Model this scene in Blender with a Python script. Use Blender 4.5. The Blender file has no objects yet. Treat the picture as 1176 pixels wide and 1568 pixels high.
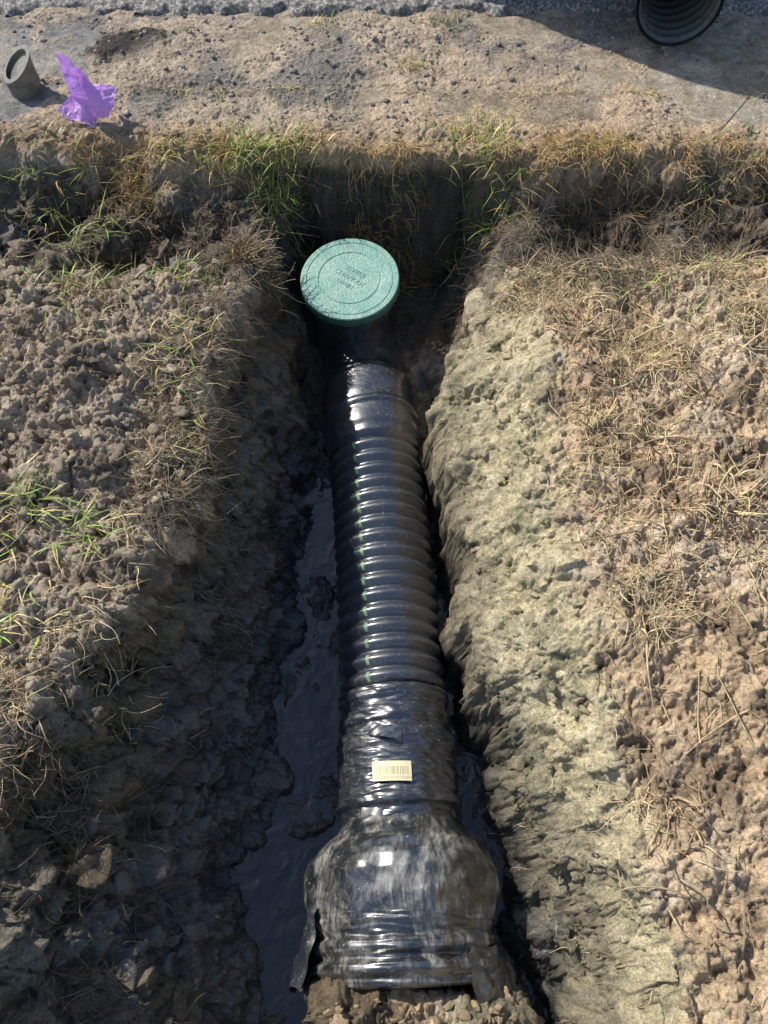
import bpy, numpy as np, math
from mathutils import Vector
rng=np.random.default_rng(7)

# ------------------------------------------------------------ noise helpers
def _hash(ix,iy,iz,seed):
    h=(ix.astype(np.int64)*374761393+iy.astype(np.int64)*668265263+iz.astype(np.int64)*2147483647+seed*1274126177)&0xffffffff
    h=((h^(h>>13))*1274126177)&0xffffffff
    h=((h^(h>>15))*2246822519)&0xffffffff
    return (h^(h>>16))&0xffffffff
_G=rng.normal(size=(256,3)); _G/=np.linalg.norm(_G,axis=1)[:,None]; _G=_G.astype(np.float32)
def perlin(P,scale,seed=0):
    p=P/scale; i=np.floor(p).astype(np.int64); f=(p-i).astype(np.float32)
    u=f*f*f*(f*(f*6-15)+10); r=np.zeros(len(P),np.float32)
    for dx in (0,1):
        for dy in (0,1):
            for dz in (0,1):
                g=_G[_hash(i[:,0]+dx,i[:,1]+dy,i[:,2]+dz,seed)&255]
                d=g[:,0]*(f[:,0]-dx)+g[:,1]*(f[:,1]-dy)+g[:,2]*(f[:,2]-dz)
                w=(u[:,0] if dx else 1-u[:,0])*(u[:,1] if dy else 1-u[:,1])*(u[:,2] if dz else 1-u[:,2])
                r+=w*d
    return r*1.6
def fbm(P,scale,octv,seed=0,gain=.5):
    r=0;a=1
    for k in range(octv):
        r=r+a*perlin(P,scale/2**k,seed+k*17); a*=gain
    return r
def worley(P,scale,seed=0):
    p=P/scale; i=np.floor(p).astype(np.int64); f=(p-i).astype(np.float32)
    best=np.full(len(P),9.,np.float32)
    for dx in (-1,0,1):
        for dy in (-1,0,1):
            for dz in (-1,0,1):
                h=_hash(i[:,0]+dx,i[:,1]+dy,i[:,2]+dz,seed)
                ox=(h&1023)/1023.; oy=((h>>10)&1023)/1023.; oz=((h>>20)&1023)/1023.
                d=(f[:,0]-dx-ox)**2+(f[:,1]-dy-oy)**2+(f[:,2]-dz-oz)**2
                best=np.minimum(best,d.astype(np.float32))
    return np.sqrt(best)
def ss(a,b,x):
    t=np.clip((x-a)/(b-a),0,1); return t*t*(3-2*t)

# ------------------------------------------------------------ mesh helpers
def make_mesh(name,V,F,cols=None,smooth=True,mat=None,extra=None,parent=None):
    V=np.asarray(V,np.float32); F=np.asarray(F,np.int32)
    me=bpy.data.meshes.new(name); k=F.shape[1]
    me.vertices.add(len(V)); me.vertices.foreach_set('co',V.ravel())
    me.loops.add(F.size); me.loops.foreach_set('vertex_index',F.ravel())
    me.polygons.add(len(F)); me.polygons.foreach_set('loop_start',np.arange(0,F.size,k,dtype=np.int32))
    try: me.polygons.foreach_set('loop_total',np.full(len(F),k,np.int32))
    except Exception: pass
    me.polygons.foreach_set('use_smooth',np.full(len(F),smooth,bool))
    me.update(calc_edges=True); me.validate()
    if cols is not None:
        a=me.color_attributes.new('Col','FLOAT_COLOR','POINT')
        c=np.ones((len(V),4),np.float32); c[:,:cols.shape[1]]=cols
        a.data.foreach_set('color',c.ravel())
    if extra is not None:
        for n,v in extra.items():
            a=me.attributes.new(n,'FLOAT','POINT'); a.data.foreach_set('value',np.asarray(v,np.float32))
    ob=bpy.data.objects.new(name,me); bpy.context.scene.collection.objects.link(ob)
    if mat: me.materials.append(mat)
    if parent: ob.parent=parent
    return ob
def grid_faces(ny,nx):
    idx=np.arange(ny*nx).reshape(ny,nx)
    return np.stack([idx[:-1,:-1],idx[:-1,1:],idx[1:,1:],idx[1:,:-1]],-1).reshape(-1,4)
def stretch(a,b,step,lo,hi):
    c=np.arange(a,b+1e-6,step); out=[];d=step;x=a
    while x>lo: d*=1.35; x-=d; out.append(x)
    left=out[::-1]; out=[];d=step;x=c[-1]
    while x<hi: d*=1.35; x+=d; out.append(x)
    return np.concatenate([left,c,out])
def empty(name):
    e=bpy.data.objects.new(name,None); bpy.context.scene.collection.objects.link(e); return e

# ------------------------------------------------------------ materials
def newmat(name):
    m=bpy.data.materials.new(name); m.use_nodes=True
    nt=m.node_tree; return m,nt,nt.nodes['Principled BSDF']
def N(nt,t,**kw):
    n=nt.nodes.new(t)
    for k,v in kw.items():
        if k in n.inputs: n.inputs[k].default_value=v
        else: setattr(n,k,v)
    return n
def ramp(nt,src,stops):
    r=nt.nodes.new('ShaderNodeValToRGB'); e=r.color_ramp.elements
    while len(e)<len(stops): e.new(.5)
    for s,(p,c) in zip(e,stops):
        s.position=p; s.color=(c,c,c,1) if isinstance(c,(int,float)) else (*c,1)
    nt.links.new(src,r.inputs[0]); return r.outputs[0]
def mixc(nt,mode,fac,a,b):
    m=nt.nodes.new('ShaderNodeMix'); m.data_type='RGBA'; m.blend_type=mode
    for s,v in ((0,fac),(6,a),(7,b)):
        if isinstance(v,bpy.types.NodeSocket): nt.links.new(v,m.inputs[s])
        else: m.inputs[s].default_value=v if s==0 else (*v,1)
    return m.outputs[2]
def coord(nt): return nt.nodes.new('ShaderNodeNewGeometry').outputs['Position']
def noise(nt,vec,scale,detail=4,rough=.6,dist=0):
    n=N(nt,'ShaderNodeTexNoise',Scale=scale,Detail=detail,Roughness=rough,Distortion=dist)
    nt.links.new(vec,n.inputs['Vector']); return n.outputs['Fac']
def bump(nt,h,strength,dist,prev=None):
    b=N(nt,'ShaderNodeBump',Strength=strength,Distance=dist)
    nt.links.new(h,b.inputs['Height'])
    if prev is not None: nt.links.new(prev,b.inputs['Normal'])
    return b.outputs['Normal']

def soil_material():
    m,nt,b=newmat('soil'); L=nt.links.new
    P=coord(nt)
    col=N(nt,'ShaderNodeAttribute',attribute_name='Col').outputs['Color']
    wet=N(nt,'ShaderNodeAttribute',attribute_name='wet').outputs['Fac']
    n1=noise(nt,P,22,8,.7); n2=noise(nt,P,160,5,.7); n3=noise(nt,P,500,3,.6)
    c=mixc(nt,'MULTIPLY',1,col,ramp(nt,n1,[(.3,.66),(.7,1.5)]))
    c=mixc(nt,'MULTIPLY',1,c,ramp(nt,n2,[(.3,.5),(.5,1.1),(.72,1.65)]))
    c=mixc(nt,'MULTIPLY',1,c,ramp(nt,n3,[(.3,.75),(.7,1.35)]))
    L(c,b.inputs['Base Color'])
    r=N(nt,'ShaderNodeMapRange'); r.inputs[3].default_value=.92; r.inputs[4].default_value=.22
    L(wet,r.inputs[0])
    ra=N(nt,'ShaderNodeMath',operation='ADD'); L(r.outputs[0],ra.inputs[0])
    rn=N(nt,'ShaderNodeMath',operation='MULTIPLY_ADD'); L(n2,rn.inputs[0]); rn.inputs[1].default_value=.5; rn.inputs[2].default_value=-.22
    L(rn.outputs[0],ra.inputs[1]); L(ra.outputs[0],b.inputs['Roughness'])
    b.inputs['Specular IOR Level'].default_value=.5
    L(wet,b.inputs['Coat Weight']); b.inputs['Coat Roughness'].default_value=.08; b.inputs['Coat IOR'].default_value=1.8
    nn=bump(nt,n1,.9,.014)
    L(nn,b.inputs['Coat Normal'])
    nn=bump(nt,n2,.9,.008,nn); nn=bump(nt,n3,.6,.0025,nn)
    L(nn,b.inputs['Normal']); return m
M_soil=soil_material()

def attr_material(name,rough,bs=0):
    m,nt,b=newmat(name)
    col=N(nt,'ShaderNodeAttribute',attribute_name='Col').outputs['Color']
    n=noise(nt,coord(nt),90,4,.6)
    c=mixc(nt,'MULTIPLY',1,col,ramp(nt,n,[(.3,.65),(.7,1.3)]))
    nt.links.new(c,b.inputs['Base Color']); b.inputs['Roughness'].default_value=rough
    if bs: nt.links.new(bump(nt,noise(nt,coord(nt),260,4,.7),1,bs),b.inputs['Normal'])
    return m
M_strand=attr_material('straw_and_roots',.6)
M_clod=attr_material('clod_soil',.95,bs=.007)
M_grass=attr_material('grass_blade',.45)

def plastic(name,dust=.35,base=(.010,.011,.014),rough=.28,smear=False,coat=.6,bumpd=.002):
    m,nt,b=newmat(name); L=nt.links.new; P=coord(nt)
    n1=noise(nt,P,9,6,.65,.6); n2=noise(nt,P,70,5,.7)
    mp=N(nt,'ShaderNodeMapping'); mp.inputs['Scale'].default_value=(80,14,30); mp.inputs['Rotation'].default_value=(0,0,.3)
    wv=N(nt,'ShaderNodeTexNoise',Scale=5,Detail=1); L(P,wv.inputs['Vector'])
    ad=N(nt,'ShaderNodeVectorMath',operation='MULTIPLY_ADD'); L(wv.outputs['Color'],ad.inputs[0]); ad.inputs[1].default_value=(.10,.10,.10); L(P,ad.inputs[2])
    L(ad.outputs[0],mp.inputs[0]); n3=N(nt,'ShaderNodeTexNoise',Scale=1,Detail=8,Roughness=.75,Distortion=.3); L(mp.outputs[0],n3.inputs['Vector'])
    a=ramp(nt,n1,[(.44,0.),(.60,1.)]); s=ramp(nt,n3.outputs['Fac'],[(.42,.08),(.62,1.)]); d=ramp(nt,n2,[(.48,.1),(.68,1.)])
    k=mixc(nt,'MULTIPLY',1,a,s if smear else d)
    kk=mixc(nt,'MULTIPLY',1,k,(dust,dust,dust))
    c=mixc(nt,'MIX',kk,base,(.40,.385,.34) if smear else (.24,.23,.21))
    sp=ramp(nt,noise(nt,P,140,3,.6),[(.63,0.),(.70,.75)])
    c=mixc(nt,'MIX',sp,c,(.36,.31,.22))
    L(c,b.inputs['Base Color'])
    rr=ramp(nt,n1,[(.3,rough*.8),(.75,rough*1.3)])
    r2=mixc(nt,'ADD',1,rr,mixc(nt,'MULTIPLY',1,kk,(.5,.5,.5)))
    L(r2,b.inputs['Roughness'])
    b.inputs['Coat Weight'].default_value=coat; b.inputs['Coat Roughness'].default_value=.16; b.inputs['Coat IOR'].default_value=1.7
    b.inputs['Specular IOR Level'].default_value=1
    nn=bump(nt,noise(nt,P,28,4,.5),.4,bumpd); L(nn,b.inputs['Normal']); L(nn,b.inputs['Coat Normal'])
    return m
M_pipe=plastic('black_corrugated_plastic',.25,base=(.034,.040,.054),rough=.38,coat=1,bumpd=.0010)
M_coup=plastic('black_coupling_plastic',.4,base=(.018,.022,.032),rough=.36,coat=1,bumpd=.003)
M_bell=plastic('muddy_black_plastic',.85,base=(.016,.018,.022),rough=.36,smear=True,coat=1,bumpd=.005)
def simple(name,c,rough=.6,var=.3,scale=60,bs=.002):
    m,nt,b=newmat(name); P=coord(nt)
    n=noise(nt,P,scale,5,.65)
    nt.links.new(mixc(nt,'MULTIPLY',1,c,ramp(nt,n,[(.3,1-var),(.7,1+var)])),b.inputs['Base Color'])
    b.inputs['Roughness'].default_value=rough
    nt.links.new(bump(nt,noise(nt,P,scale*3,4,.6),.4,bs),b.inputs['Normal']); return m
M_stripe=simple('green_stripe_paint',(.22,.36,.20),.45,.5)

# ------------------------------------------------------------ terrain
X=stretch(-1.6,1.6,.0042,-60,60)
Yc=stretch(-.32,3.2,.0042,-60,60)
nx,ny=len(X),len(Yc)
GX,GY=np.meshgrid(X,Yc)
P0=np.stack([GX.ravel(),GY.ravel(),np.zeros(GX.size)],1)
wx=(fbm(P0,.26,5,11,.62)*.050).reshape(ny,nx); wy=(fbm(P0,.22,4,23)*.038).reshape(ny,nx)
WX=GX+wx*(np.abs(GX)<3); WY=GY+wy*(np.abs(GX)<3)
#  Y      XLr   zLr   XLm   zLm   XLf   XRf   XRe  zRe   XRr  zRr   zf
ST=np.array([
(-.60, -.80,.00, -.62,-.30, -.36, .34, .47,-.25, .56,-.03,-.60),
(-.03, -.82,.00, -.56,-.31, -.33, .34, .445,-.24, .52,-.03,-.62),
( .10, -.84,.00, -.55,-.32, -.31, .32, .41,-.24, .50,-.03,-.63),
( .33, -.80,.00, -.52,-.33, -.29, .28, .345,-.23,.48,-.03,-.63),
( .55, -.68,.02, -.49,-.34, -.28, .23, .28,-.22, .46,-.03,-.63),
( .74, -.56,.03, -.46,-.33, -.28, .19, .215,-.22, .44,-.03,-.63),
( .96, -.49,.02, -.41,-.27, -.28, .17, .195,-.22,.42,-.03,-.62),
(1.14, -.48,.02, -.39,-.26, -.28, .16, .18,-.22, .42,-.03,-.61),
(1.34, -.47,.02, -.37,-.26, -.26, .16, .19,-.22, .44,-.03,-.60),
(1.57, -.45,.00, -.35,-.22, -.25, .17, .225,-.20,.43,-.04,-.58),
(1.72, -.43,-.04,-.34,-.20, -.27, .19, .28,-.17, .46,-.05,-.54),
(1.92, -.43,-.08,-.34,-.19, -.29, .22, .35,-.15, .53,-.08,-.50),
(2.30, -.42,-.12,-.34,-.22, -.29, .23, .35,-.16, .56,-.10,-.48)])
def smooth_interp(y,k): return np.interp(y,ST[:,0],ST[:,k])
cols_=[smooth_interp(WY,k) for k in range(1,12)]
XLr,zLr,XLm,zLm,XLf,XRf,XRe,zRe,XRr,zRr,zf=cols_
one=np.ones_like(GX)
px=[one*-1.5,XLr,XLm,XLf,XRf,XRe,XRr,one*1.4]
pz=[one*.03,zLr,zLm,zf,zf,zRe,zRr,one*.03]
H=np.where(WX<px[0],.03,0)+np.where(WX>=px[-1],.03,0)
for a in range(7):
    msk=(WX>=px[a])&(WX<px[a+1]); t=(WX-px[a])/(px[a+1]-px[a])
    H=np.where(msk,pz[a]+(pz[a+1]-pz[a])*t,H)
H-= .18*ss(1.60,2.05,WY)*ss(-.40,-.66,WX)*(.75+1.5*wy/.1)
H-= .16*ss(1.72,2.06,WY)*ss(.40,.66,WX)*(.8+1.6*wx/.1)
fill=-.36+.25*ss(-.1,-.55,WY)-.5*ss(.17,.33,np.abs(WX-.06))*(1-ss(-.25,-.5,WY))
H=np.where(WY<-.03,np.maximum(H,fill-.25*ss(-.075,-.03,WY)),H)
rimY=2.235+.09*ss(-.45,-1.0,GX)+.02*ss(.3,1.0,GX)+wy*.9+wx*.6
sidew=np.maximum(ss(-.36,-.60,GX),.5*ss(.30,.60,GX))
pav=ss(rimY-.045-.11*sidew*(1+4*wx),rimY+.03,GY)
zone=ss(rimY+.02,rimY+.26,GY)
dirtn=(fbm(P0,.35,5,71,.6)).reshape(ny,nx)
dirtp=.020*ss(-1.15,-.8,GX)*ss(.45,.1,GX)*ss(3.12,2.9,GY)+.020*np.clip(dirtn,-1,1)
H=H*(1-pav)+(.016*(1-zone)+(-.006+dirtp)*zone)*pav
def blur(A,n):
    for _ in range(n):
        A=A.copy(); A[1:-1]=(A[:-2]+2*A[1:-1]+A[2:])/4; A[:,1:-1]=(A[:,:-2]+2*A[:,1:-1]+A[:,2:])/4
    return A
H=blur(H,5)
gy,gx=np.gradient(H,Yc,X)
nrm=np.stack([-gx,-gy,np.ones_like(gx)],-1); nrm/=np.linalg.norm(nrm,axis=-1)[...,None]
dense=((np.abs(GX)<1.7)&(GY>-.4)&(GY<3.25))
PP=np.stack([GX,GY,H],-1).reshape(-1,3); dm=dense.ravel(); Q=PP[dm]
dw=np.stack([fbm(Q,.05,2,5),fbm(Q,.05,2,6),fbm(Q,.05,2,7)],1)
Qw=Q+.022*dw
zq=zone.ravel()[dm]; pq=pav.ravel()[dm]
qx,qy,qz=Q[:,0],Q[:,1],Q[:,2]
big=fbm(Q,.22,3,3); w1=worley(Qw,.05,9); w3=worley(Qw,.12,19)
def ridge(s,sd,q=Q): return .42-np.abs(perlin(q,s,sd))*1.3
turb=ridge(.085,31)*1.0+ridge(.042,32,Qw)*.6+ridge(.021,33,Qw)*.36+ridge(.0115,34)*.2
fine=perlin(Q,.010,77); patch=fbm(Q,.3,2,61)
crumb=-(np.abs(perlin(Qw,.026,35)))*.018+ -(np.abs(perlin(Q,.0135,36)))*.009
lump1=(.55-w1)*.028*(.5+.6*ss(-.1,.5,patch))
wall=ss(-.04,-.14,qz)*(1-pq)*ss(.05,-.1,qx)
clayz=ss(.14,.2,qx)*ss(-.30,-.22,qz)*ss(.54,.42,qx)*(qy<1.8)
disp=big*.032+turb*.019*(1-.25*clayz)+crumb+lump1*.8*(1-.4*clayz)+fine*.003+.004+wall*(.50-w3)*.065+wall*turb*.012
disp+=clayz*ridge(.17,44,Qw)*.022
soilr=ss(.42,.55,qx)*(1-pq)
disp+=soilr*(ridge(.16,37,Qw)*.026+ridge(.06,38)*.015)
leftl=ss(-.46,-.54,qx)*(1-pq)
disp+=leftl*(ridge(.11,39,Qw)*.026+(.5-w3)*.045+crumb*.5)
d_pav=turb*.004+crumb*.5+fine*.0016+big*.007+.004
disp=disp*(1-pq)+(disp*.6*(1-zq)+d_pav*zq)*pq
floor=ss(-.50,-.57,qz); disp=disp*(1-.15*floor)
nq=nrm.reshape(-1,3)[dm]
F0=PP.copy(); F0[dm]=Q+nq*disp[:,None]
# soil zones, with shade on the left and far walls painted in
C=np.tile(np.array([.24,.20,.15],np.float32),(len(PP),1)); W=np.zeros(len(PP),np.float32)
def mixa(A,c,m): return A*(1-m[:,None])+np.array(c)[None]*m[:,None]
c=np.tile(np.array([.50,.37,.235]),(len(Q),1))
v1=fbm(Q,.12,4,91,.6); v2=fbm(Q,.35,3,92); v3=fbm(Q,.06,4,95,.6)
c=mixa(c,(.27,.195,.125),ss(-.05,.5,v1))
c=mixa(c,(.60,.48,.35),ss(.05,.5,v2)*.8)
rf=np.interp(qy,ST[:,0],ST[:,9])
clay=ss(rf+.06,rf-.03,qx+v1*.06)*ss(0.1,.2,qx)*(1-pq)*ss(1.9,1.6,qy)
c=mixa(c,(.49,.42,.265),clay)
c=mixa(c,(.30,.275,.17),clay*ss(-.05,.45,v1)*.8)
c=mixa(c,(.60,.52,.36),clay*ss(.15,.55,v3)*.6)
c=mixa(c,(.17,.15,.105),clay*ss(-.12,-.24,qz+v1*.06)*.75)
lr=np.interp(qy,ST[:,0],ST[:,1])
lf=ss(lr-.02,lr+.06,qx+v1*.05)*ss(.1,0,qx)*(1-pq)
c=mixa(c,(.15,.112,.07),lf)  # brown soil of the left face, darkened to deepen the bank's shadow
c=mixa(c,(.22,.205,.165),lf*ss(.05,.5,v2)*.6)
left=ss(-.4,-.55,qx)*(1-pq)*(1-lf)
c=mixa(c,(.40,.33,.245),left*.8)
c=mixa(c,(.18,.14,.10),left*ss(.05,.5,v1)*.85)
lm=np.interp(qy,ST[:,0],ST[:,3])
mud=np.maximum(ss(lm-.10,lm-.01,qx+v1*.08)*ss(.05,0,qx),ss(-.35,-.5,qz+v1*.06))*(1-pq)*ss(1.75,1.4,qy+v1*.3)
mud=np.maximum(mud*ss(-.10,-.22,qz),0)
mud*=np.where(qy<-.03,ss(-.38,-.46,qz),1)
c=mixa(c,(.046,.042,.040),mud*.93)
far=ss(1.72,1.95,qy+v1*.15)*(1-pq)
c=mixa(c,(.11,.088,.065),far*.88)  # shade of the far dip and slopes painted into the soil colour
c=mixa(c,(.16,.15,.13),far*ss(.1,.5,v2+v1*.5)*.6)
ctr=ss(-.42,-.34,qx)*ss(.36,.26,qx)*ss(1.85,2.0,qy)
c=mixa(c,(.085,.072,.055),ctr*np.maximum(1-pq,ss(-.01,-.05,qz)))  # central far wall: its shade is part of this dark colour
edge=pq*(1-zq)*ss(-.03,0,qz)
c=mixa(c,(.36,.26,.16),edge)
c=mixa(c,(.42,.335,.245),pq*zq)
c=mixa(c,(.22,.195,.17),pq*zq*ss(-.1,.4,v2))
c=mixa(c,(.50,.36,.24),pq*zq*ss(-.2,.2,qx)*ss(2.95,2.5,qy)*.7)
ph=np.exp(-(((qx+.96+v1*.05)/.13)**2+((qy-2.87+v1*.05)/.085)**2)**1.5)
c=mixa(c,(.045,.04,.035),np.clip(ph*1.3,0,1))
F0[dm]+=np.stack([0*ph,0*ph,ph*.024],1)
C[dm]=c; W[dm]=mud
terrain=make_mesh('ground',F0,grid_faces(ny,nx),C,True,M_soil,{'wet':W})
Z=F0[:,2].reshape(ny,nx); CC=C.reshape(ny,nx,3)
def look(x,y,A=Z):
    i=np.clip(np.searchsorted(X,x),0,nx-1); j=np.clip(np.searchsorted(Yc,y),0,ny-1)
    return A[j,i]

# ------------------------------------------------------------ paved strip and asphalt
sx=stretch(-1.7,1.7,.008,-40,40); sy=np.arange(2.36,3.118,.008)
SX,SY=np.meshgrid(sx,sy); S=np.stack([SX.ravel(),SY.ravel(),0*SX.ravel()],1)
sz=fbm(S,.3,3,8)*.004+perlin(S,.02,3)*.0008
sz-= .03*ss(3.095,3.115,S[:,1]+.01*perlin(S,.08,2))+.02*ss(2.46,2.37,S[:,1]+.05*perlin(S,.15,4))
S[:,2]=sz
def concrete():
    m,nt,b=newmat('dusty_concrete'); L=nt.links.new; P=coord(nt)
    n1=noise(nt,P,3,6,.65,.5); n2=noise(nt,P,45,6,.75); n3=noise(nt,P,260,3,.6); n4=noise(nt,P,10,7,.75,.8)
    sep=nt.nodes.new('ShaderNodeSeparateXYZ'); L(P,sep.inputs[0])
    mr=N(nt,'ShaderNodeMapRange'); L(sep.outputs[0],mr.inputs[0]); mr.inputs[1].default_value=-.9; mr.inputs[2].default_value=-.5
    base=mixc(nt,'MIX',mr.outputs[0],(.33,.31,.295),(.46,.36,.255))
    c=mixc(nt,'MIX',ramp(nt,n1,[(.45,0.),(.62,.8)]),base,(.60,.52,.41))
    c=mixc(nt,'MULTIPLY',1,c,ramp(nt,n4,[(.35,.5),(.58,1.15)]))
    c=mixc(nt,'MULTIPLY',1,c,ramp(nt,n2,[(.3,.55),(.7,1.35)]))
    c=mixc(nt,'MULTIPLY',1,c,ramp(nt,n3,[(.35,.5),(.6,1.25)]))
    L(c,b.inputs['Base Color']); b.inputs['Roughness'].default_value=.9
    L(bump(nt,n3,1,.006,bump(nt,n2,.9,.013)),b.inputs['Normal']); return m
make_mesh('concrete_pavement',S,grid_faces(len(sy),len(sx)),None,True,concrete())
ax=stretch(-1.8,1.8,.007,-60,60); ay=stretch(3.10,3.5,.007,3.09,60); ay=ay[ay>=3.10]
AX,AY=np.meshgrid(ax,ay); A=np.stack([AX.ravel(),AY.ravel(),0*AX.ravel()],1)
wa=worley(A,.022,2)
A[:,2]=.016+(.5-wa)*.016*(A[:,1]<3.6)+fbm(A,.1,2,3)*.005
ed=ss(3.10,3.14,A[:,1]+.05*perlin(A,.07,5)); A[:,2]=A[:,2]*ed-.03*(1-ed)
def asphalt():
    m,nt,b=newmat('coarse_asphalt'); L=nt.links.new; P=coord(nt)
    v=N(nt,'ShaderNodeTexVoronoi',Scale=75); L(P,v.inputs['Vector'])
    n=noise(nt,P,200,4,.7)
    c=mixc(nt,'MIX',ramp(nt,v.outputs['Distance'],[(.2,0.),(.6,1.)]),(.44,.41,.37),(.16,.15,.14))
    c=mixc(nt,'MULTIPLY',1,c,ramp(nt,n,[(.3,.6),(.7,1.3)]))
    L(c,b.inputs['Base Color']); b.inputs['Roughness'].default_value=.85
    L(bump(nt,n,.7,.004),b.inputs['Normal']); return m
make_mesh('asphalt_road',A,grid_faces(len(ay),len(ax)),None,True,asphalt())

# ------------------------------------------------------------ water in the trench
def water():
    m,nt,b=newmat('muddy_water'); L=nt.links.new; P=coord(nt)
    b.inputs['Base Color'].default_value=(.028,.032,.036,1); b.inputs['Roughness'].default_value=.04
    b.inputs['IOR'].default_value=1.6
    n=noise(nt,P,16,2,.4,.8); L(bump(nt,n,.45,.015),b.inputs['Normal'])
    return m
wxs=np.linspace(-.55,.45,60); wys=np.linspace(-.28,1.75,120)
UX,UY=np.meshgrid(wxs,wys); U=np.stack([UX.ravel(),UY.ravel(),0*UX.ravel()-.607],1)
make_mesh('trench_water',U,grid_faces(120,60),None,True,water())

# ------------------------------------------------------------ clods and stones
def ico(sub):
    import bmesh
    bm=bmesh.new(); bmesh.ops.create_icosphere(bm,subdivisions=sub,radius=1)
    v=np.array([q.co[:] for q in bm.verts]); f=np.array([[w.index for w in g.verts] for g in bm.faces]); bm.free(); return v,f
def clods(name,px_,py_,size,mat,colf,sub=3,rough=.35,flat=.7,sink=.15):
    v,f=ico(sub); n=len(px_)
    sc=rng.uniform(.6,1.4,(n,1,3)); sc[:,:,2]*=flat
    ang=rng.uniform(0,6.28,n); ca,sa=np.cos(ang),np.sin(ang)
    V=np.repeat(v[None],n,0).copy(); r=np.ones((n,len(v)))
    for _ in range(9):
        nn=rng.normal(size=(n,3)); nn/=np.linalg.norm(nn,axis=1)[:,None]; dd=rng.uniform(.45,.9,(n,1))
        dt=np.einsum('vk,nk->nv',v,nn); r=np.where(dt>dd,np.minimum(r,dd/np.maximum(dt,1e-3)),r)
    V*=r[...,None]
    off=rng.uniform(0,100,(n,1,3)); q=(V+off).reshape(-1,3)
    d=(perlin(q,.9,1)*.8-np.abs(perlin(q,.45,2))*.8).reshape(n,-1,1)
    V=V*(1+rough*d)*sc
    R=V.copy(); R[...,0]=V[...,0]*ca[:,None]-V[...,1]*sa[:,None]; R[...,1]=V[...,0]*sa[:,None]+V[...,1]*ca[:,None]
    R*=size[:,None,None]
    pz_=look(px_,py_)
    R+=np.stack([px_,py_,pz_+size*flat*sink],1)[:,None,:]
    F=(f[None]+(np.arange(n)*len(v))[:,None,None]).reshape(-1,3)
    col=np.repeat(colf[:,None,:],len(v),1).reshape(-1,3)
    return make_mesh(name,R.reshape(-1,3),F,col,True,mat)
def rpts(n,x0,x1,y0,y1): return rng.uniform(x0,x1,n),rng.uniform(y0,y1,n)
xs,ys=[],[]
for (n,a,b_,c_,d_) in [(1500,.30,1.3,-.2,2.0),(350,.2,.5,-.2,1.7),(1300,-1.2,-.45,.4,1.8),(250,-.85,-.3,-.2,1.9),(420,-.25,.35,-.25,-.035),(400,-1.2,1.3,2.0,2.4)]:
    x,y=rpts(n,a,b_,c_,d_); xs.append(x); ys.append(y)
xs=np.concatenate(xs); ys=np.concatenate(ys)
size=.0025+.018*rng.random(len(xs))**2.8
lm_=(xs<-.45)&(ys>.5); size[lm_]*=1.35
cf=look(xs,ys,CC)*rng.uniform(.85,1.3,(len(xs),1)); cf[ys<-.03]=np.array([.46,.345,.21])*rng.uniform(.7,1.2,((ys<-.03).sum(),1))
keep=~((look(xs,ys)<-.5))
clods('soil_clods',xs[keep],ys[keep],size[keep],M_clod,cf[keep],rough=.6)
xs,ys=rpts(3200,-1.4,1.4,2.32,3.1)
size=.0018+.011*rng.random(len(xs))**4
g=rng.uniform(.18,.55,(len(xs),1)); cf=g*np.array([[1,.91,.80]])
dens=fbm(np.stack([xs,ys,0*xs],1),.25,2,4)+.4*(xs<.2)>.0
v=(dens|(rng.random(len(xs))<.25))
clods('gravel',xs[v],ys[v],size[v],M_clod,cf[v],sub=2,rough=.3,sink=.3)

# ------------------------------------------------------------ strands
def strands(name,bx,by,dirs,length,rad,col,mat,segs=8,wiggle=.35,lift=.0,droop=.25,drape=True,blade=False,z0=None,parent=None):
    n=len(bx); p=np.stack([bx,by,(look(bx,by) if z0 is None else z0)+.002+lift],1)
    d=dirs/np.linalg.norm(dirs,axis=1)[:,None]; st=(length/segs)[:,None]
    path=[p.copy()]
    curl=rng.normal(size=(n,3))*wiggle
    for s in range(segs):
        curl=curl*.75+rng.normal(size=(n,3))*wiggle*.6
        d=d+curl*.5; d[:,2]-=droop*.5; d/=np.linalg.norm(d,axis=1)[:,None]
        p=p+d*st
        if drape:
            h=look(p[:,0],p[:,1])+rad*1.2
            low=p[:,2]<h
            p[:,2]=np.where(low,np.minimum(h,p[:,2]+.03),p[:,2]); d[:,2]=np.where(low,np.maximum(d[:,2],.15),d[:,2])
        path.append(p.copy())
    Pth=np.stack(path,1)
    T=np.gradient(Pth,axis=1); T/=np.linalg.norm(T,axis=2)[...,None]+1e-9
    up=np.array([.1,.2,1.]); A_=np.cross(T,up); A_/=np.linalg.norm(A_,axis=2)[...,None]+1e-6
    B_=np.cross(T,A_); t=np.linspace(0,1,segs+1)[None,:,None]
    r=rad[:,None,None]*((1-t**2)*.9+.1 if blade else (1-.7*t))
    if blade:
        ring=np.stack([Pth-A_*r,Pth+A_*r],2); k=2
    else:
        ring=np.stack([Pth+(A_*math.cos(a)+B_*math.sin(a))*r for a in (0,2.094,4.189)],2); k=3
    V=ring.reshape(-1,3); base=(np.arange(n)*(segs+1)*k)[:,None,None]
    q=[]
    for s in range(segs):
        for j in range(k if k==3 else 1):
            j2=(j+1)%k; q.append([s*k+j,s*k+j2,(s+1)*k+j2,(s+1)*k+j])
    F=(np.array(q)[None]+base).reshape(-1,4)
    cv=np.repeat(col[:,None,:],(segs+1)*k,1).reshape(-1,3)
    return V,F,cv
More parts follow.
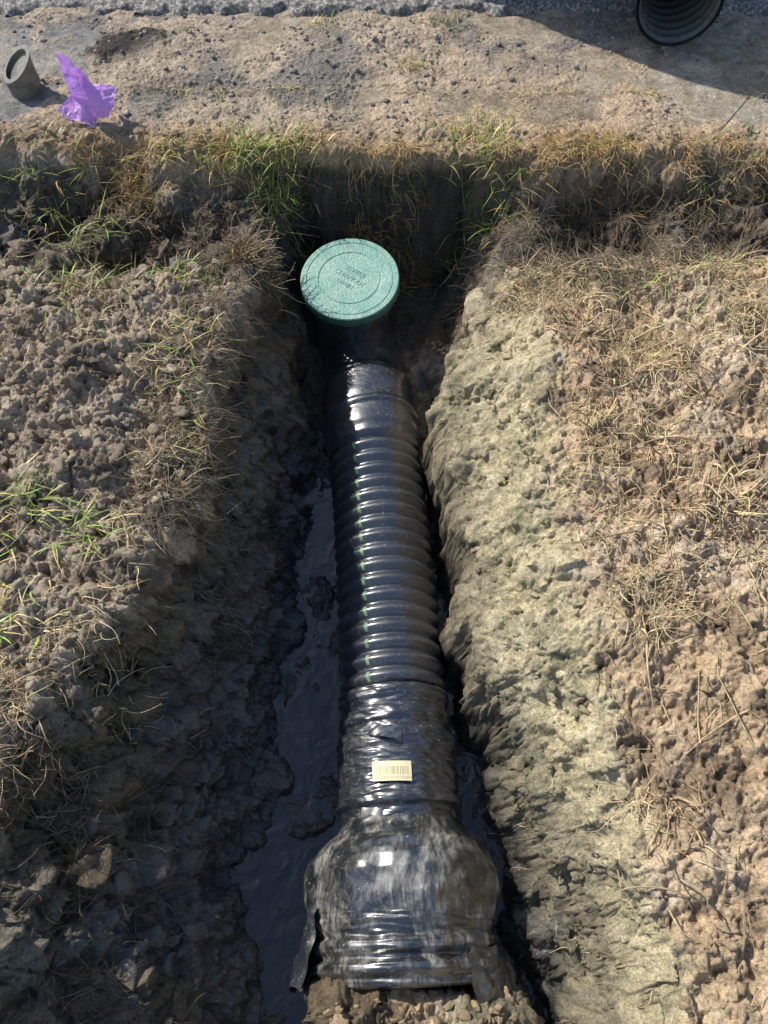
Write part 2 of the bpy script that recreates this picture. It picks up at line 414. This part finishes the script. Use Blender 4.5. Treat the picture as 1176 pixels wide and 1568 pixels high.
class Bag:
    def __init__(s): s.V=[];s.F=[];s.C=[];s.n=0
    def add(s,V,F,C): s.V.append(V); s.F.append(F+s.n); s.C.append(C); s.n+=len(V)
    def make(s,name,mat): return make_mesh(name,np.concatenate(s.V),np.concatenate(s.F),np.concatenate(s.C),True,mat)
def hdir(n,elev=.2,bias=None,b=0):
    a=rng.uniform(0,6.283,n); d=np.stack([np.cos(a),np.sin(a),rng.normal(elev,.35,n)],1)
    if bias is not None: d+=np.array(bias)*b
    return d
STRAW=np.array([.72,.58,.34]); ROOT=np.array([.50,.37,.22]); DK=np.array([.17,.13,.085]); GR=np.array([.25,.37,.07])
def cvar(c,n,s=.3): return np.clip(c[None]*rng.uniform(1-s,1+s,(n,1))*rng.uniform(.9,1.1,(n,3)),0,1)
bag=Bag()
def clustered(n,x0,x1,y0,y1,nc,spread):
    cx,cy=rpts(nc,x0,x1,y0,y1); k=rng.integers(0,nc,n)
    return cx[k]+rng.normal(0,spread,n),cy[k]+rng.normal(0,spread,n)
def addroots(n,box,nc,spread,L0,L1,R0,R1,col,elev=.3,bias=None,b=0,wig=.4,s=.35):
    x,y=clustered(n,*box,nc,spread) if nc else rpts(n,*box)
    y=np.clip(y,-.25,2.6)
    bag.add(*strands('',x,y,hdir(n,elev,bias,b),rng.uniform(L0,L1,n),rng.uniform(R0,R1,n)*1.15,cvar(col,n,s),None,8,wig))
addroots(2000,(.52,1.25,-.2,1.85),24,.045,.03,.10,.0006,.0015,STRAW,elev=.5)
addroots(450,(.46,1.25,-.2,1.9),0,0,.03,.12,.0006,.0017,ROOT)
addroots(400,(.46,.60,.2,1.7),9,.03,.03,.09,.0006,.0014,STRAW,bias=(-1,-.2,0),b=.7)
addroots(420,(.5,1.2,-.1,1.7),20,.04,.05,.13,.0016,.0032,ROOT,wig=.6,elev=.8)
addroots(160,(.8,1.2,.6,1.2),5,.05,.06,.15,.0018,.0035,STRAW*.8,wig=.5,elev=.9)
addroots(45,(.55,1.2,-.1,1.5),0,0,.12,.30,.0018,.0035,ROOT,wig=.25)
addroots(120,(.25,.45,-.2,1.7),0,0,.015,.05,.0005,.001,STRAW)
addroots(2400,(.32,1.15,1.75,2.2),26,.07,.05,.14,.0007,.0014,DK,bias=(-.3,-1,0),b=.6,wig=.2)
addroots(350,(.32,1.15,1.75,2.2),24,.07,.05,.12,.0006,.0012,ROOT,bias=(-.3,-1,0),b=.6,wig=.2)
addroots(900,(.38,.85,1.40,1.82),12,.045,.04,.11,.0006,.0014,STRAW,bias=(-.5,-1,0),b=.5,wig=.3,elev=.6)
addroots(600,(-1.2,-.50,.3,1.7),16,.045,.03,.10,.0006,.0014,ROOT,elev=.5)
addroots(650,(-1.1,-.52,.3,1.7),16,.04,.03,.10,.0006,.0016,STRAW,elev=.7)
addroots(1900,(-.56,-.42,.7,1.95),30,.04,.05,.12,.0006,.0014,DK,bias=(.8,-.4,-.5),b=.8,wig=.3)
addroots(450,(-.54,-.42,.7,1.9),16,.03,.04,.10,.0005,.0013,ROOT*.8,bias=(.8,-.4,-.5),b=.8,wig=.3)
addroots(300,(-.44,-.38,1.80,1.98),5,.022,.07,.13,.0014,.0026,ROOT*.6,elev=1.7,wig=.35)
addroots(1200,(-1.2,-.4,1.7,2.25),24,.06,.04,.12,.0006,.0012,DK,bias=(0,-1,-.3),b=.7)
addroots(300,(-1.2,-.4,1.7,2.25),24,.06,.04,.12,.0006,.0012,ROOT,bias=(0,-1,-.3),b=.7)
addroots(700,(-.9,-.55,-.2,.6),20,.05,.03,.10,.0006,.0012,np.array([.24,.17,.105]))
addroots(2200,(-1.1,1.3,2.18,2.33),30,.035,.04,.10,.0006,.0013,np.array([.58,.40,.17]),elev=.6,bias=(0,-1,0),b=.6)
addroots(900,(-1.1,1.3,2.3,2.7),26,.06,.02,.07,.0005,.001,STRAW)
addroots(260,(-1.1,1.3,2.9,3.1),9,.03,.02,.06,.0005,.001,STRAW)
bag.make('dry_grass_and_roots',M_strand)

gb=Bag()
def addgrass(n,cx,cy,sp,L0,L1,col=GR,elev=1.1,w=.0018,bias=None,b=0,dry=.35):
    x=cx+rng.normal(0,sp[0],n); y=cy+rng.normal(0,sp[1],n)
    cl=cvar(col,n,.35); m=rng.random(n)<dry; cl[m]=cvar(np.array([.60,.45,.18]),m.sum(),.3)
    gb.add(*strands('',x,y,hdir(n,elev,bias,b),rng.uniform(L0,L1,n),rng.uniform(.6,1.3,n)*w,cl,None,6,.22,droop=.3,blade=True))
for (n,cx,cy,sx_,sy_,l0,l1,dry) in [
 (280,-.42,2.28,.10,.03,.05,.12,.45),(100,-.70,2.28,.07,.03,.05,.10,.75),(200,-.34,2.21,.05,.03,.07,.13,.3),
 (220,.33,2.20,.06,.05,.06,.13,.45),(140,.30,2.38,.06,.05,.04,.09,.6),(100,.72,2.26,.08,.04,.04,.09,.7),(80,1.10,2.2,.07,.05,.05,.1,.5),
 (55,.10,2.75,.05,.02,.03,.05,.6),(40,-.22,3.05,.04,.02,.03,.05,.7),(30,.22,3.02,.04,.02,.03,.06,.4),
 (46,-.82,.93,.04,.04,.06,.12,.3),(36,-.68,.86,.04,.03,.06,.12,.35),(44,-.9,.72,.04,.04,.05,.11,.4),
 (50,-.55,1.45,.05,.06,.05,.11,.4),(90,-.90,1.75,.10,.08,.05,.11,.3),(70,-.6,1.8,.06,.06,.05,.10,.3),(60,-.95,2.05,.08,.06,.06,.12,.2),
 (50,-.82,.62,.05,.05,.05,.1,.6),(30,-.47,1.15,.03,.08,.04,.08,.4),(100,-1.1,2.2,.08,.06,.05,.11,.4),
 (50,.75,1.65,.10,.06,.04,.09,.6),(60,.95,1.75,.08,.05,.04,.09,.5)]:
    addgrass(n,cx,cy,(sx_,sy_),l0,l1,dry=dry,bias=(0,-.6,0) if cy>2 else (.2,-.3,0),b=.6)
gb.make('grass',M_grass)
tb=Bag()
tb.add(*strands('',np.array([1.06]),np.array([2.29]),np.array([[.60,.66,.22]]),np.array([.60]),np.array([.0030]),np.array([[.07,.055,.04]]),None,12,.04,droop=.02,lift=.01,drape=False))
tb.make('twig',M_strand)

# ------------------------------------------------------------ sweeps
def sweep(name,cx,cy,cz,r,mat,nphi=128,parent=None,squash=1.,rnoise=None,up=(0,0,1)):
    P_=np.stack([cx,cy,cz],1); T=np.gradient(P_,axis=0); T/=np.linalg.norm(T,axis=1)[:,None]
    S_=np.cross(T,np.array(up)); S_/=np.linalg.norm(S_,axis=1)[:,None]; U_=np.cross(S_,T)
    ph=np.linspace(0,2*np.pi,nphi,endpoint=False)
    rr=np.repeat(np.asarray(r)[:,None],nphi,1)
    V=P_[:,None,:]+rr[...,None]*(np.sin(ph)[None,:,None]*S_[:,None,:]+squash*np.cos(ph)[None,:,None]*U_[:,None,:])
    if rnoise is not None:
        q=V.reshape(-1,3); dd=rnoise(q).reshape(rr.shape)
        V=V+dd[...,None]*(np.sin(ph)[None,:,None]*S_[:,None,:]+np.cos(ph)[None,:,None]*U_[:,None,:])
    m=len(P_); idx=np.arange(m*nphi).reshape(m,nphi); n2=np.roll(idx,-1,1)
    F=np.stack([idx[:-1],n2[:-1],n2[1:],idx[1:]],-1).reshape(-1,4)
    ob=make_mesh(name,V.reshape(-1,3),F,None,True,mat,parent=parent)
    return ob,F,ph,V
AXY=np.array([-.2,0,.3,.6,1.0,1.36,1.6,1.85,2.05]); AXX=np.array([.060,.054,.038,.025,.005,-.024,-.050,-.085,-.108])
kf=np.polyfit(AXY,AXX,3)
def axx(y): return np.polyval(kf,y)
AZ=-.505
drain=empty('corrugated_drain_pipe')
p_=.0465; ys=np.arange(1.44,.595,-p_/16); c_=np.cos(2*np.pi*(ys-.6)/p_)
rr=.148-.017*(1-(.5+.5*c_)**.6)
pipe,Fp,ph,V=sweep('corrugated_body',axx(ys),ys,AZ+0*ys,rr,M_pipe,288,drain)
pipe.data.materials.append(M_stripe)
mi=np.zeros(len(Fp),np.int32); nph=288
ring=np.arange(len(Fp))//nph; j=np.arange(len(Fp))%nph
top=V[:,:,0]-axx(ys)[:,None]
ang=np.degrees(np.arctan2(top,V[:,:,2]-AZ)); af=ang[ring,j]
mi[(af>-28)&(af<-24)&(c_[ring]>-.3)]=1
pipe.data.polygons.foreach_set('material_index',mi)
def wr(q):
    return perlin(q*np.array([1,2.2,1]),.05,5)*.0045+perlin(q*np.array([.6,3,.6]),.02,6)*.0022+perlin(q*np.array([1,4,1])+q[:,[1,0,2]]*1.5,.045,8)*.002
def prof(pts,n):
    pts=np.array(pts); y=np.linspace(pts[0,0],pts[-1,0],n); r=np.interp(y[::-1],pts[::-1,0],pts[::-1,1])[::-1]
    for _ in range(2): r[1:-1]=(r[:-2]+2*r[1:-1]+r[2:])/4
    return y,r
y,r=prof([(1.96,.12),(1.955,.136),(1.72,.137),(1.715,.143),(1.69,.143),(1.685,.158),(1.56,.16),(1.555,.165),(1.54,.165),(1.535,.158),(1.47,.157),(1.455,.152),(1.43,.150),(1.42,.14)],160)
sweep('upper_coupling',axx(y),y,AZ+0*y,r,M_coup,96,drain,rnoise=lambda q:perlin(q*np.array([1,1.5,1]),.09,5)*.003)
y,r=prof([(.625,.142),(.62,.150),(.595,.151),(.585,.144),(.57,.144),(.56,.152),(.535,.153),(.525,.145),(.515,.150),(.50,.158),(.40,.157),(.355,.157),(.345,.164),(.33,.164),(.322,.150),(.29,.145)],170)
sweep('lower_coupling',axx(y),y,AZ+0*y,r,M_coup,160,drain,rnoise=wr)
def flap():
    n=14; m=8; pts=[]
    for i in range(n):
        for k in range(m):
            a=math.radians(-26+30*i/(n-1)); yy=.515-.03*k/(m-1)-.018*i/(n-1)
            rr_=.1625+.012*math.sin(3.1*i/(n-1))*(k/(m-1))+.002*math.sin(i*1.3+k)
            pts.append((axx(yy)+rr_*math.sin(a),yy,AZ+rr_*math.cos(a)))
    return make_mesh('tape_flap',np.array(pts),grid_faces(n,m),None,True,M_pipe,parent=drain)
flap()
def label():
    pts=[];uv=[]
    for i in range(13):
        for k in range(7):
            a=math.radians(-17+34*i/12.-6); yy=.372+.047*k/6
            pts.append((axx(yy)+.1645*math.sin(a),yy,AZ+.1645*math.cos(a))); uv.append((i/12,k/6))
    m,nt,b=newmat('paper_label'); L=nt.links.new
    u=N(nt,'ShaderNodeAttribute',attribute_name='lu').outputs['Fac']; v=N(nt,'ShaderNodeAttribute',attribute_name='lv').outputs['Fac']
    def mth(op,a,b_=None):
        n=N(nt,'ShaderNodeMath',operation=op)
        for s,w in ((0,a),(1,b_)):
            if w is None: continue
            if isinstance(w,(int,float)): n.inputs[s].default_value=w
            else: L(w,n.inputs[s])
        return n.outputs[0]
    nb=N(nt,'ShaderNodeTexNoise',Scale=38,Detail=0); nb.noise_dimensions='1D'; L(u,nb.inputs['W'])
    bars=mth('GREATER_THAN',nb.outputs['Fac'],.5)
    inb=mth('MULTIPLY',mth('MULTIPLY',mth('GREATER_THAN',v,.32),mth('LESS_THAN',v,.72)),mth('MULTIPLY',mth('GREATER_THAN',u,.06),mth('LESS_THAN',u,.94)))
    cb2=nt.nodes.new('ShaderNodeCombineXYZ'); L(mth('MULTIPLY',u,46),cb2.inputs[0]); L(mth('MULTIPLY',v,14),cb2.inputs[1])
    nx_=N(nt,'ShaderNodeTexNoise',Scale=1,Detail=1); L(cb2.outputs[0],nx_.inputs['Vector'])
    tx1=mth('MULTIPLY',mth('GREATER_THAN',nx_.outputs['Fac'],.5),mth('MULTIPLY',mth('LESS_THAN',v,.24),mth('GREATER_THAN',v,.1)))
    ink=mth('MAXIMUM',mth('MULTIPLY',bars,inb),tx1); ink=mth('MULTIPLY',ink,.6)
    L(mixc(nt,'MIX',ink,(.78,.72,.46),(.2,.16,.09)),b.inputs['Base Color']); b.inputs['Roughness'].default_value=.5
    uv=np.array(uv)
    make_mesh('label',np.array(pts),grid_faces(13,7),None,True,m,{'lu':uv[:,0],'lv':uv[:,1]},drain)
label()
y,r=prof([(.335,.140),(.33,.150),(.30,.152),(.288,.160),(.268,.178),(.240,.208),(.210,.230),(.18,.240),(.13,.238),(.075,.221),(.045,.210),(.038,.223),(.020,.225),(.010,.209),(.002,.211),(-.006,.227),(-.022,.229),(-.032,.215),(-.05,.21),(-.055,.19)],240)
def bn(q):
    fold=np.abs(perlin(q*np.array([1,.55,1]),.045,21))
    return perlin(q*np.array([1,.8,1]),.13,15)*.013+perlin(q,.05,16)*.004-fold*.007*(q[:,1]>.08)+perlin(q*np.array([.5,3,.5]),.03,17)*.0035*(q[:,1]<.09)
sweep('bell_reducer',axx(y)+.002,y,AZ+.0*y,r,M_bell,240,drain,squash=.96,rnoise=bn)
def skirt(name,a0,a1,y0,y1,r0,r1,seed):
    n=40;m=16;pts=[]
    for i in range(n):
        for k in range(m):
            a=math.radians(a0+(a1-a0)*i/(n-1)); t=k/(m-1); pts.append((a,y0+(y1-y0)*t,r0+(r1-r0)*t))
    q=np.array(pts); A_=q[:,0];R_=q[:,2]
    B=np.stack([.052+R_*np.sin(A_),q[:,1],AZ+R_*np.cos(A_)*.96],1)
    d=perlin(B,.06,seed)*.016+perlin(B,.025,seed+1)*.006
    B+=np.stack([np.sin(A_)*d,perlin(B,.05,seed+3)*.015,np.cos(A_)*d],1)
    make_mesh(name,B,grid_faces(n,m),None,True,M_coup,parent=drain)
skirt('plastic_wrap_left',-118,-62,.10,-.06,.228,.265,40)
skirt('plastic_wrap_right',35,110,.03,-.075,.228,.25,50)

# ------------------------------------------------------------ riser and green cover
cov=empty('green_access_cover')
LX,LY,LZ=-.112,1.925,-.205
def lathe(name,prof_,mat,parent,n=160,smooth=True):
    V=[]
    for (r_,z_) in prof_:
        for k in range(n):
            a=2*math.pi*k/n; V.append((r_*math.cos(a),r_*math.sin(a),z_))
    m=len(prof_); idx=np.arange(m*n).reshape(m,n); n2=np.roll(idx,-1,1)
    F=np.stack([idx[:-1],n2[:-1],n2[1:],idx[1:]],-1).reshape(-1,4)
    return make_mesh(name,np.array(V),F,None,smooth,mat,parent=parent)
def lidmat():
    m,nt,b=newmat('weathered_green_plastic'); L=nt.links.new; P=nt.nodes.new('ShaderNodeTexCoord').outputs['Object']
    n1=noise(nt,P,14,6,.7); n2=noise(nt,P,120,5,.7)
    c=mixc(nt,'MIX',ramp(nt,n1,[(.38,0.),(.72,.85)]),(.20,.41,.33),(.46,.60,.50))
    c=mixc(nt,'MULTIPLY',1,c,ramp(nt,n2,[(.3,.72),(.65,1.2)]))
    L(c,b.inputs['Base Color']); b.inputs['Roughness'].default_value=.5
    v=N(nt,'ShaderNodeTexVoronoi',Scale=150); L(P,v.inputs['Vector'])
    L(bump(nt,v.outputs['Distance'],.6,.002,bump(nt,n2,.4,.002)),b.inputs['Normal']); return m
ML=lidmat()
MLs=simple('dark_green_plastic',(.045,.16,.12),.5,.3)
pr=[(.0005,.0),(.03,.0),(.06,.0),(.098,.0),(.0995,-.0022),(.1025,-.0022),(.104,.0),(.140,.0),(.141,-.002),(.1425,-.002),(.1435,.0),(.159,.0),(.162,-.003)]
lid=lathe('lid',pr,ML,cov,smooth=False)
side=lathe('lid_rim',[(.162,-.003),(.1632,-.010),(.1635,-.034),(.160,-.038),(.150,-.039)],MLs,cov)
tilt=math.radians(9)
for o in (lid,side):
    o.location=(LX,LY,LZ); o.rotation_euler=(tilt,math.radians(-1.5),0)
def txt(body,size,dy,rz):
    cu=bpy.data.curves.new('lettering','FONT'); cu.body=body; cu.size=size; cu.align_x='CENTER'; cu.align_y='CENTER'; cu.extrude=.0007; cu.bevel_depth=.0003
    o=bpy.data.objects.new('lettering',cu); bpy.context.scene.collection.objects.link(o); o.data.materials.append(ML)
    o.parent=lid; o.location=(dy*math.sin(rz)*-1,dy*math.cos(rz),.0005); o.rotation_euler=(0,0,rz)
for b_,s_,d_ in (('SEWER',.026,.030),('CLEANOUT',.022,0),('DRAIN',.020,-.028)): txt(b_,s_,d_,math.radians(-35))
ris=lathe('riser',[(.145,-.03),(.146,-.10),(.138,-.11),(.138,-.40)],M_coup,cov); ris.location=(LX,LY+.005,LZ)

# ------------------------------------------------------------ loose corrugated pipe end in view; unseen coil added to cast a shadow
th=np.arange(0,2*np.pi*3.4,.0065)
hx=.53+.58*np.cos(th); hy=3.98+.58*np.sin(th); hz=.17+.30*th/(2*np.pi)
n0=int(1.10/.0038); tt=np.linspace(0,1,n0)
tx=1.03+(1.11-1.03)*np.sin(tt*np.pi/2); ty=2.88+(3.98-2.88)*tt; tz=.155+.015*tt
cx=np.concatenate([tx[:-1],hx]); cy=np.concatenate([ty[:-1],hy]); cz=np.concatenate([tz[:-1],hz])
s=np.concatenate([[0],np.cumsum(np.sqrt(np.diff(cx)**2+np.diff(cy)**2+np.diff(cz)**2))])
sn=np.arange(0,s[-1],.0042); cx,cy,cz=[np.interp(sn,s,a) for a in (cx,cy,cz)]
c_=np.cos(2*np.pi*sn/.0465)
coil=empty('pipe_end_and_added_coil')
sweep('end_and_added_coil_body',cx,cy,cz,.148-.016*(1-(.5+.5*c_)**.42),M_pipe,56,coil)
sweep('coil_inner_wall',cx[:300],cy[:300],cz[:300],.132+.004*c_[:300],simple('dusty_inner_plastic',(.14,.14,.13),.5),56,coil)

# ------------------------------------------------------------ purple marker flag
flag=empty('purple_marker_flag')
fv=np.array([(-.066,.00,.205),(-.035,.012,.185),(-.052,-.032,.10),(-.020,.025,.115),(.012,.0,.105),(.092,.0,.095),(.085,-.05,.065),(.030,-.05,.080),
 (-.01,-.015,.060),(-.115,-.03,.035),(-.070,.015,.060),(-.040,-.06,.015),(.010,-.035,.012),(.055,-.065,.030),(.02,.03,.06),(-.085,-.045,.012),(.004,-.07,-.005)])
ff=[(0,2,3),(0,3,1),(1,3,4),(2,8,3),(3,8,7),(3,7,4),(4,7,5),(5,7,6),(7,13,6),(7,8,12),(7,12,13),(2,10,8),(10,11,8),(8,11,12),(10,9,15),(10,15,11),(4,5,14),(11,16,12)]
me=bpy.data.meshes.new('flag_film'); me.from_pydata([tuple(v) for v in fv],[],ff); fo=bpy.data.objects.new('flag_film',me)
bpy.context.scene.collection.objects.link(fo); fo.parent=flag; fo.location=(-.965,2.46,.015)
md=fo.modifiers.new('s','SUBSURF'); md.subdivision_type='SIMPLE'; md.levels=md.render_levels=3
tx_=bpy.data.textures.new('crumple','CLOUDS'); tx_.noise_scale=.03
md=fo.modifiers.new('d','DISPLACE'); md.texture=tx_; md.strength=.022; md.mid_level=.5
m,nt,b=newmat('purple_film'); b.inputs['Base Color'].default_value=(.66,.38,.88,1); b.inputs['Roughness'].default_value=.3
tr=N(nt,'ShaderNodeBsdfTranslucent'); tr.inputs[0].default_value=(.64,.32,.92,1); mx=N(nt,'ShaderNodeMixShader'); mx.inputs[0].default_value=.3
nt.links.new(b.outputs[0],mx.inputs[1]); nt.links.new(tr.outputs[0],mx.inputs[2]); nt.links.new(mx.outputs[0],nt.nodes['Material Output'].inputs[0])
me.materials.append(m)
w=Bag(); w.add(*strands('',np.array([-1.0]),np.array([2.46]),np.array([[.1,-.1,1.]]),np.array([.16]),np.array([.0013]),np.array([[.15,.15,.15]]),None,6,.02,droop=0,drape=False))
wo=w.make('flag_wire',M_strand); wo.parent=flag

# ------------------------------------------------------------ short pipe stub at upper left
stub=empty('pipe_stub')
def stubmesh():
    n=64; V=[]
    R1,R2=.054,.045
    rows=[(R1*1.0,0,'b'),(R1,.03,'b'),(R1*1.06,.032,'b'),(R1*1.06,.045,'b'),(R1,.047,'b'),(R1,0,'t'),(R1*1.07,.004,'t'),(R1*1.07,.010,'t'),(R2,.010,'t'),(R2,-.006,'t'),(R2*.9,-.008,'t'),(.001,-.006,'t')]
    for (r_,z_,k) in rows:
        for i in range(n):
            a=2*math.pi*i/n; x=r_*math.cos(a); yy=r_*math.sin(a)
            z=z_ if k=='b' else .085+z_+ (.55*x-.45*yy)
            V.append((x,yy,z))
    m_=len(rows); idx=np.arange(m_*n).reshape(m_,n); n2=np.roll(idx,-1,1)
    F=np.stack([idx[:-1],n2[:-1],n2[1:],idx[1:]],-1).reshape(-1,4)
    return make_mesh('stub_body',np.array(V),F,None,False,simple('grey_plastic',(.15,.145,.125),.4,.45,30),parent=stub)
so=stubmesh(); so.location=(-1.245,2.62,-.002); so.rotation_euler=(0,0,math.radians(75))

# ------------------------------------------------------------ light, sky, camera
S_=Vector((-.60,.45,.66)).normalized()
sun=bpy.data.lights.new('sun','SUN'); sun.energy=5; sun.angle=math.radians(.5); sun.color=(1,.95,.86)
so=bpy.data.objects.new('sun',sun); bpy.context.scene.collection.objects.link(so); so.rotation_euler=S_.to_track_quat('Z','Y').to_euler()
wd=bpy.data.worlds.new('World'); bpy.context.scene.world=wd; wd.use_nodes=True; nt=wd.node_tree
sk=nt.nodes.new('ShaderNodeTexSky'); sk.sky_type='NISHITA'; sk.sun_disc=False
sk.sun_elevation=math.asin(S_.z); sk.sun_rotation=math.atan2(S_.x,S_.y)
nt.links.new(sk.outputs[0],nt.nodes['Background'].inputs[0]); nt.nodes['Background'].inputs[1].default_value=.15
cam=bpy.data.cameras.new('camera'); cam.sensor_fit='VERTICAL'; cam.sensor_height=36; cam.lens=27.18; cam.clip_start=.02; cam.clip_end=500
co=bpy.data.objects.new('camera',cam); bpy.context.scene.collection.objects.link(co); co.location=(0,0,1.6); co.rotation_euler=(math.radians(30),0,0)
sc=bpy.context.scene; sc.camera=co
sc.view_settings.view_transform='Standard'; sc.view_settings.look='None'; sc.view_settings.exposure=0
